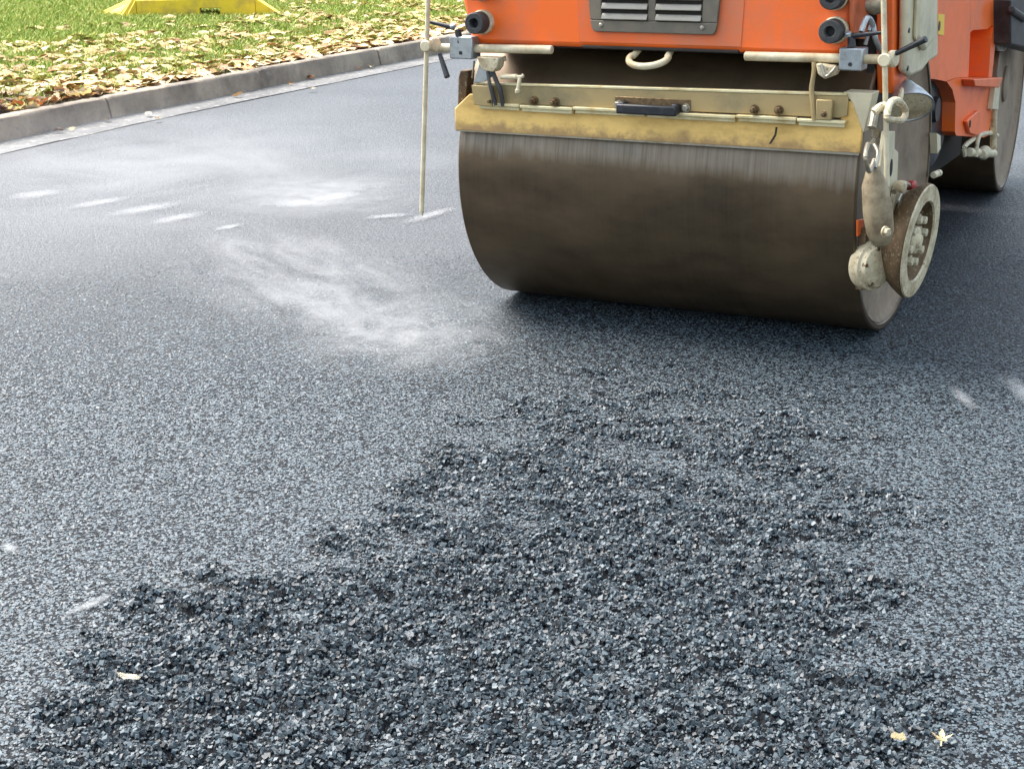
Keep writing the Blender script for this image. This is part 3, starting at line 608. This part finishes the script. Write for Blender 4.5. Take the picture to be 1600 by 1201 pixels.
guide(1, (1164, 88), (1376, 93), (1383, 94), (1379, -90), (1386, 292), (1310, 76, 1349, 110), ((1326, 57), (1379, 51)), ((1330, 57), (1331, 74)), ((1400, 84), (1447, 61)), -.62)

# ---- right side: fork arm, cover, cup lamp, ring, bracket, ram, cutter wheel
def xpoly(pts, x): return [onX(px, py, x) for px, py in pts]
b = MB(); b.prism(xpoly([(1397, -60), (1421, -60), (1420, 112), (1415, 128), (1396, 148), (1395, 100)], .86), 0, .80, .86); fk = b.build('fork_arm', M['orange'], RO, .006)
b = MB(); yy, zz_ = onX(1413, 20, .862); b.lathe((.8595, yy, zz_), (1, 0, 0), [(0, .020), (.004, .020), (.004, .012), (.001, .010)], 20); b.build('eyelet', M['zinc'], fk)
b = MB(); b.prism(xpoly([(1330, -60), (1366, -60), (1366, 40), (1357, 62), (1333, 60)], .76), 0, .748, .765); b.build('side_flange', M['orange_dirty'], RO, .004)
b = MB(); b.prism(xpoly([(1419, -60), (1466, -60), (1466, 88), (1452, 98), (1441, 112), (1424, 120), (1416, 112), (1418, 60)], .90), 0, .868, .90); cv = b.build('side_cover', M['pale'], RO, .012)
b = MB(); b.prism(xpoly([(1440, -60), (1466, -60), (1465, 12), (1462, 60), (1448, 80), (1436, 60), (1438, 18)], .925), 0, .899, .925); b.build('cover_bulge', M['pale'], cv, .016)
for (px, py) in ((1420, 48), (1418, 107)):
    yy, zz_ = onX(px+1, py, .902); b = MB(); b.lathe((.899, yy, zz_), (1, 0, 0), [(0, .010), (.004, .009)], 14); b.build('cover_screw', M['blackp'], cv)
# dark sheet painting in the shaded gap behind the rod, and fittings at the fork top
b = MB(); b.prism(xpoly([(1368, -60), (1397, -60), (1396, 150), (1388, 178), (1362, 170), (1372, 60)], .80), 0, .77, .795); b.build('gap_shade', M['dark'], RO)
b = MB(); b.lathe(at(1370, 8, 0, .83), (1, -.2, 0), [(-.03, .03), (0, .034), (.02, .028), (.03, .015)], 20); b.build('chrome_cap', M['steel'], RO)
b = MB(); b.tube([at(1346, 50, 0, .80), at(1355, 28, 0, .81), at(1364, 40, 0, .82), at(1368, 62, 0, .83), at(1378, 84, 0, .83)], .010, 8); b.tube([at(1352, 70, 0, .80), at(1358, 48, 0, .81), at(1362, 30, 0, .81)], .007, 8); b.build('hose_fitting', M['zinc'], RO)
# cup: a cone opening towards lower right
c0 = at(1418, 138, 0, .90); c1 = at(1441, 172, 0, .90); d = Vector((.30, -.62, -.72)).normalized()
b = MB(); b.lathe(c0, d, [(-.02, .022), (0, .035), (.03, .058), (.075, .083), (.085, .086), (.085, .080), (.06, .06)], 36); b.build('cup_cover', M['zinc'], RO)
b = MB(); b.lathe(c0+d*.048, d, [(0, .03), (.032, .079), (.034, .079)], 30); b.build('cup_lens', M['cream'], RO)
b = MB(); P = [at(1386, 184, 0, .95), at(1392, 160, 0, .95), at(1405, 158, 0, .96), at(1415, 174, 0, .97), at(1410, 187, 0, .97), at(1396, 188, 0, .96)]; b.tube(P, .0115, 10, closed=True); b.tube([at(1366, 176, 0, .90), at(1378, 166, 0, .92), at(1388, 168, 0, .94)], .014, 10); b.build('lifting_ring', M['cream'], RO)
b = MB(); b.tube([at(1416, 128, 0, .88), at(1410, 142, 0, .90), at(1404, 162, 0, .92)], .010, 8); b.build('curved_strut', M['cream'], RO)
# bracket lattice
b = MB()
b.prism(xpoly([(1384, 205), (1399, 205), (1398, 232), (1404, 238), (1402, 290), (1392, 335), (1380, 330), (1376, 260)], .90), 0, .885, .90)
bl_ = b.build('ladder_bracket', M['pale'], RO, .003)
for (px, py) in ((1393, 262), (1389, 315)):
    yy, zz_ = onX(px, py, .902); b = MB(); b.lathe((.9005, yy, zz_), (1, 0, 0), [(0, .018), (.0015, .018)], 16); 
    for v in b.bm.verts: v.co.z = zz_+(v.co.z-zz_)*1.7
    b.build('slot', M['dark'], bl_)
b = MB(); b.prism(xpoly([(1396, 290), (1408, 288), (1402, 320), (1394, 345), (1386, 350), (1388, 318)], .905), 0, .903, .915); b.build('link_plate', M['cream'], RO, .003)
yy, zz_ = onX(1393, 329, .92); b = MB(); b.lathe((.915, yy, zz_), (1, 0, 0), [(0, .014), (.002, .014)], 14); b.build('link_hole', M['dark'], RO)
b = MB(); b.tube([at(1362, 200, 0, .87), at(1369, 170, 0, .87), at(1368, 215, 0, .86), at(1360, 232, 0, .86)], .016, 10); b.tube([at(1356, 225, 0, .87), at(1352, 245, 0, .88), at(1358, 268, 0, .89), at(1366, 250, 0, .89)], .008, 8); b.tube([at(1366, 226, 0, .88), at(1372, 240, 0, .90), at(1368, 262, 0, .90)], .007, 8); b.build('hydraulic_hose', M['steel'], RO)
b = MB(); q0 = at(1365, 275, 0, .89); q1 = at(1378, 385, 0, .93); dd = (q1-q0); b.lathe(q0, dd, [(-.04, .016), (-.02, .024), (.03, .044), (dd.length*.5, .051), (dd.length*.8, .047), (dd.length*.96, .030), (dd.length, .015)], 28)
b.build('press_cylinder', mat('muddy_cylinder_paint', (.34, .27, .165), .5, .1, (.16, .11, .06), 12, .6, .25, 60), RO)
b = MB(); p_ = at(1382, 362, 0, .985); b.hexbolt(p_, (1, -.5, 0), .014, .02); b.build('cylinder_bolt', M['cream'], RO); b = MB(); b.lathe(at(1405, 291, 0, .95), (1, -.3, 0), [(-.01, .018), (.004, .022), (.02, .020), (.025, .012)], 18); b.build('cylinder_fitting', M['cream'], RO)
b = MB(); b.lathe(at(1424, 290, 0, .93), (1, -.3, .1), [(-.02, .017), (.012, .019), (.016, .012)], 18); b.build('red_cap', M['red'], RO)
b = MB(); b.tube([at(1397, 300, 0, .93), at(1410, 287, 0, .93), at(1424, 292, 0, .92), at(1436, 300, 0, .9)], .010, 8); b.tube([at(1403, 315, 0, .94), at(1408, 305, 0, .94), at(1404, 328, 0, .93)], .006, 8); b.build('link_rod', M['steel'], RO)
b = MB(); b.prism(xpoly([(1341, 344), (1350, 342), (1350, 362), (1341, 370)], .812), 0, .803, .812); b.build('mount_tab', M['orange'], RO, .003)
# motor cover in front of the drum side
hc = at(1366, 416, 0, .862)
b = MB(); b.lathe(hc, (1, -.55, .05), [(-.045, .085), (-.02, .09), (0, .088), (.004, .078), (.022, .072), (.028, .05), (.034, .03)], 32)
mc = b.build('motor_cover', M['cream'], RO)
for k_ in range(5):
    q = Vector((1, -.55, .05)).to_track_quat('Z', 'Y'); a = k_*1.256+.4
    b = MB(); b.hexbolt(hc+q @ Vector((.066*math.cos(a), .066*math.sin(a), .012)), (1, -.55, .05), .008, .014); b.build('cover_bolt', M['bolt'], mc)
b = MB(); b.prism([(hc.y-.02, hc.z-.09), (hc.y+.03, hc.z-.08), (hc.y+.03, hc.z+.14), (hc.y-.02, hc.z+.14)], 0, .802, .83); b.build('motor_arm', M['mud'], RO, .004)
# edge cutter wheel: cone-shaped tyre and dished cream face
wc = at(1437, 377, 0, .99); ang = R(4); wa = Vector((math.cos(ang), -math.sin(ang), -.10)).normalized()
b = MB(); RW = .212
b.lathe(wc, wa, [(-.105, .05), (-.10, .135), (-.085, .16), (-.055, .186), (-.03, RW-.010), (-.012, RW), (-.001, RW-.001), (-.001, RW*.686), (-.036, RW*.63), (-.036, .02)], 72, close=False); wh = b.build('cutter_wheel', M['mud'], RO)
b = MB(); b.lathe(wc, wa, [(.0005, RW-.003), (.006, RW-.006), (.006, RW*.71), (.0, RW*.69), (-.005, RW*.685)], 72, close=False); b.build('wheel_face', M['cream'], wh)
b = MB(); b.lathe(wc-wa*.0, wa, [(-.0052, RW*.684), (-.034, RW*.62), (-.034, .02)], 48, close=False)
b.build('wheel_dish', M['mud'], wh)
q = wa.to_track_quat('Z', 'Y')
b = MB(); b.lathe(wc-wa*.034, wa, [(.0025, .052), (.018, .052), (.026, .045), (.028, .026), (.04, .022), (.042, .0)], 30, close=False); b.build('wheel_hub', M['cream'], wh)
for k_ in range(8):
    a = k_*math.pi/4+.2; b = MB(); b.hexbolt(wc+q @ Vector((.083*math.cos(a), 0.083*math.sin(a), -.033)), wa, .015, .034); b.build('wheel_bolt', M['pale'], wh)
b = MB(); b.rod(at(1396, 395, 0, .87), wc-wa*.09, .035); b.rod(at(1385, 385, 0, .90), at(1398, 372, 0, .9), .03); b.build('wheel_axle', M['mud'], RO)
b = MB(); b.rod(at(1462, 272, 0, .84), at(1470, 268, 0, .86), .010); b.rod(at(1458, 274, 0, .84), at(1468, 270, 0, .85), .014); b.build('drain_nipple', M['pale'], RO); b = MB(); b.prism(xpoly([(1460, 208), (1466, 212), (1466, 232), (1461, 240)], .82), 0, .80, .83); b.build('side_clip', M['pale'], RO)

# ---- rear section: body, pocket, arch, feet
RX = .735
body = xpoly([(1440, -60), (1560, -60), (1556, 60), (1550, 140), (1547, 196), (1544, 212), (1537, 215), (1494, 212), (1492, 206), (1493, 160), (1488, 140), (1478, 128), (1462, 124), (1440, 122)], RX)
pocket = xpoly([(1520, 48), (1543, 46), (1551, 40), (1548, 60), (1544, 121), (1513, 121), (1515, 55)], RX)
b = MB(); b.prism(body, 0, RX-.20, RX-.13); rb = b.build('rear_body', M['orange'], RO, .008)
# side skin around the pocket
sk = [xpoly(q_, RX) for q_ in ([(1440, -60), (1515, -60), (1516, 52), (1513, 121), (1494, 122), (1478, 127.5), (1462, 124), (1440, 122)], [(1515.3, -60), (1560, -60), (1556, 60), (1551, 39.5), (1543, 45.5), (1520, 47.5), (1516.3, 51)],
     [(1552, 42), (1556, 60), (1550, 121), (1544.5, 121), (1548.5, 60)], [(1494.3, 122.5), (1550, 121.5), (1547, 196), (1544, 212), (1537, 215), (1494, 212), (1492, 206), (1493, 160), (1488, 140), (1479.5, 128)])]
b = MB()
for s_ in sk: b.prism(s_, 0, RX-.1305, RX)
b.build('side_skin', M['orange'], rb)
b = MB(); b.box(-.70, RX-.205, 1.0, 2.35, .62, 1.9); b.box(-.25, .25, .60, 1.05, .55, 1.3); b.build('chassis', M['orange_dirty'], RO, .02)
b = MB(); b.box(-.66, .56, .95, 2.52, .30, .618); b.build('belly_shield', M['dark'], RO, .01)  # dark box set low to shade the road between the drums
b = MB(); yy, zz_ = onX(1474, 178, .70); b.lathe((.635, yy, zz_), (1, 0, 0), [(0, .24), (.03, .24), (.04, .22)], 40); b.lathe((.676, yy-.1, zz_+.03), (1, 0, 0), [(0, .06), (.02, .055)], 20); b.build('fan_housing', M['blackp'], RO)
b = MB(); a0 = at(1512, 122, 0, RX); a1 = at(1560, 138, 0, RX); b.prism(xpoly([(1512, 124), (1558, 121), (1552, 137), (1514, 135)], RX+.03), 0, RX+.001, RX+.06); b.build('step_tab', M['orange_dirty'], rb, .005)
b = MB(); b.prism(xpoly([(1511, 190), (1516, 184), (1530, 173), (1533, 176), (1533, 190), (1537, 204), (1528, 212), (1516, 208)], RX+.02), 0, RX+.001, RX+.02); lg = b.build('tie_down_lug', M['orange'], rb, .003)
yy, zz_ = onX(1516, 194, RX+.022); b = MB(); b.lathe((RX+.0205, yy, zz_), (1, 0, 0), [(0, .018), (.002, .018)], 16); b.build('lug_hole', M['dark'], lg)
b = MB(); b.prism(xpoly([(1466, 22), (1476, 23), (1475, 56), (1466, 54)], RX+.003), 0, RX+.0006, RX+.003); stk = b.build('warning_sticker', M['sticker'], rb)
yy, zz_ = onX(1468, 41, RX+.004); b = MB(); b.lathe((RX+.003, yy, zz_), (1, 0, 0), [(0, .022), (.001, .022)], 16); b.build('sticker_symbol', M['blackp'], stk)
b = MB(); b.prism(xpoly([(1553, 132), (1560, 133), (1557, 172), (1548, 171)], RX+.02), 0, RX, RX+.03); b.build('white_bracket', M['pale'], RO, .004)
b = MB(); b.rod(at(1553, 170, 0, RX+.01), at(1552, 232, 0, RX+.01), .018); b.build('hanger_rod', M['cream'], RO)
b = MB(); b.tube([at(1507, 243, 0, RX), at(1508, 228, 0, RX), at(1530, 212, 0, RX), at(1546, 208, 0, RX), at(1558, 212, 0, RX)], .012, 8); b.rod(at(1514, 238, 0, RX), at(1552, 240, 0, RX), .022); b.tube([at(1525, 245, 0, RX+.02), at(1527, 225, 0, RX+.02), at(1530, 212, 0, RX+.02)], .010, 8); b.lathe(at(1537, 239, 0, RX+.02), (0, 1, 0), [(-.05, .02), (-.02, .034), (.04, .032), (.06, .02)], 14); b.build('rear_scraper_mount', M['pale'], RO)
b = MB(); b.prism(xpoly([(1562, -60), (1582, -60), (1578, 70), (1571, 80), (1560, 80), (1556, 60)], .70), 0, .63, .70); b.build('rear_fork', M['steel'], RO, .006)
b = MB(); b.prism(xpoly([(1580, 0), (1640, -10), (1640, 85), (1600, 74), (1580, 70)], .82), 0, .70, .82); b.tube([at(1580, 15, 0, .83), at(1602, 30, 0, .83)], .02, 8); b.build('rear_bumper', M['rubber'], RO, .02)
b = MB(); b.box(-.76, .60, WB-.55, WB+.75, 1.26, 1.8); b.build('rear_hood', M['orange'], RO, .03)
b = MB()
for x, y in ((-.62, .95), (.58, .95), (-.62, 2.3), (.58, 2.3)): b.box(x-.03, x+.03, y-.03, y+.03, 1.9, 2.95)
b.build('canopy_post', M['dark'], RO, .006)
b = MB(); b.box(-.78, .72, .75, 2.5, 2.95, 3.05); b.build('canopy_roof', M['orange'], RO, .03)

# ------------------------------------------------------------------ water left in streaks by the sprinkler, its sky reflection painted as pale colour
wm = bpy.data.materials.new('water_sky_sheen'); wm.use_nodes = True; n_ = wm.node_tree; pb = n_.nodes['Principled BSDF']
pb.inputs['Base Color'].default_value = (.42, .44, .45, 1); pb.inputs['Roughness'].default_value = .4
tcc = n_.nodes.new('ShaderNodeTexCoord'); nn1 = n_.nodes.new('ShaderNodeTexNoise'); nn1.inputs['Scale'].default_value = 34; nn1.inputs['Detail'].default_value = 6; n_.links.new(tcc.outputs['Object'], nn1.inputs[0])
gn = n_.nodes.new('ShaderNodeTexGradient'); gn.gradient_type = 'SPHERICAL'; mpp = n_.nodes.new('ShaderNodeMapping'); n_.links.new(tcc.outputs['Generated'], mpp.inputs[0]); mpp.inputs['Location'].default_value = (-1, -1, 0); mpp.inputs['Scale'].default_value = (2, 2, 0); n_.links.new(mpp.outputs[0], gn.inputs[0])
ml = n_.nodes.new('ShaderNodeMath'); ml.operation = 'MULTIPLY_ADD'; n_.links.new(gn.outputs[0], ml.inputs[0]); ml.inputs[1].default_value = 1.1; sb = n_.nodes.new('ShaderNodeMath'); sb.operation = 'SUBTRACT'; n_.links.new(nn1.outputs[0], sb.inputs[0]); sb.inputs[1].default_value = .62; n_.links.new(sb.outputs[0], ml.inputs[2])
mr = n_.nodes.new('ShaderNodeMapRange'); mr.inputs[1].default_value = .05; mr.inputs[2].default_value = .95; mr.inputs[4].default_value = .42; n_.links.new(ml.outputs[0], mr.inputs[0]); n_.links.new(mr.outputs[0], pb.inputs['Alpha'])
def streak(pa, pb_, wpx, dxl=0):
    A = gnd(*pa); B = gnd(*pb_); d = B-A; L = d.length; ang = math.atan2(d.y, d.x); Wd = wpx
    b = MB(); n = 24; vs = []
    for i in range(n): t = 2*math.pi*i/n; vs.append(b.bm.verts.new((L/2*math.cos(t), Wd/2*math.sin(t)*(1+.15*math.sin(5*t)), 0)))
    b.bm.faces.new(vs); o = b.build('water_sheen', wm); o.location = ((A.x+B.x)/2, (A.y+B.y)/2, .008); o.rotation_euler = (0, 0, ang); o['kind'] = 'structure'
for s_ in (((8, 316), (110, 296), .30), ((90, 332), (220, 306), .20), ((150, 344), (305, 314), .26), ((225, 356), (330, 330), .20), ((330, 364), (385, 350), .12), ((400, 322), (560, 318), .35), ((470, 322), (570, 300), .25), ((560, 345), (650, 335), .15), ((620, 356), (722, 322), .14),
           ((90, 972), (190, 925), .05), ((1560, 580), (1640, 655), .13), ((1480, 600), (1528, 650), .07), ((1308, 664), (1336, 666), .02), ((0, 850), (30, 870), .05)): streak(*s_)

# ------------------------------------------------------------------ steam: soft volumes drifting off the hot asphalt
def steam(px, py, size, rz, dens, seed, zc, nscale=3.2, lo=.42):
    g = gnd(px, py, zc)
    b = MB(); bmesh.ops.create_icosphere(b.bm, subdivisions=3, radius=1); m = bpy.data.materials.new('steam_vapour'); m.use_nodes = True; n = m.node_tree; n.nodes.remove(n.nodes['Principled BSDF'])
    pv = n.nodes.new('ShaderNodeVolumePrincipled'); pv.inputs['Color'].default_value = (.97, .98, 1, 1); pv.inputs['Anisotropy'].default_value = .2; n.links.new(pv.outputs[0], n.nodes['Material Output'].inputs['Volume'])
    tc = n.nodes.new('ShaderNodeTexCoord'); gr_ = n.nodes.new('ShaderNodeTexGradient'); gr_.gradient_type = 'QUADRATIC_SPHERE'; n.links.new(tc.outputs['Object'], gr_.inputs[0])
    mp = n.nodes.new('ShaderNodeMapping'); mp.inputs['Location'].default_value = (seed, seed*2, 0); n.links.new(tc.outputs['Object'], mp.inputs[0])
    no = n.nodes.new('ShaderNodeTexNoise'); no.inputs['Scale'].default_value = nscale; no.inputs['Detail'].default_value = 8; no.inputs['Roughness'].default_value = .62; no.inputs['Distortion'].default_value = .9; n.links.new(mp.outputs[0], no.inputs[0])
    r_ = n.nodes.new('ShaderNodeMapRange'); r_.inputs[1].default_value = lo; r_.inputs[2].default_value = .7; n.links.new(no.outputs[0], r_.inputs[0])
    a = n.nodes.new('ShaderNodeMath'); a.operation = 'MULTIPLY'; n.links.new(r_.outputs[0], a.inputs[0]); n.links.new(gr_.outputs[0], a.inputs[1])
    c = n.nodes.new('ShaderNodeMath'); c.operation = 'MULTIPLY'; n.links.new(a.outputs[0], c.inputs[0]); c.inputs[1].default_value = dens; n.links.new(c.outputs[0], pv.inputs['Density'])
    o = b.build('steam', m); o.location = g; o.scale = size; o.rotation_euler = (0, 0, rz); o['kind'] = 'stuff'; return o
s = steam(480, 440, (.55, 1.45, .22), R(33), 4.6, 1.3, .17, 3.2, .47); tag(s, 'white steam plume drifting over the asphalt left of the drum', 'steam')
s = steam(630, 520, (.55, .6, .14), R(20), 9, 4.1, .10, 3.4, .45); tag(s, 'low wisp of steam near the drum at its lower left', 'steam')
s = steam(270, 270, (2.4, 2.4, .40), R(10), .75, 7.7, .3, 3.4); tag(s, 'thin wide veil of steam above the pale streaks on the left', 'steam')
s = steam(500, 305, (.8, .6, .12), R(0), 4, 2.2, .1, 4.5); tag(s, 'small steam patch on the road left of the hanging rod', 'steam')
S.cycles.volume_step_rate = 1; S.cycles.volume_max_steps = 64
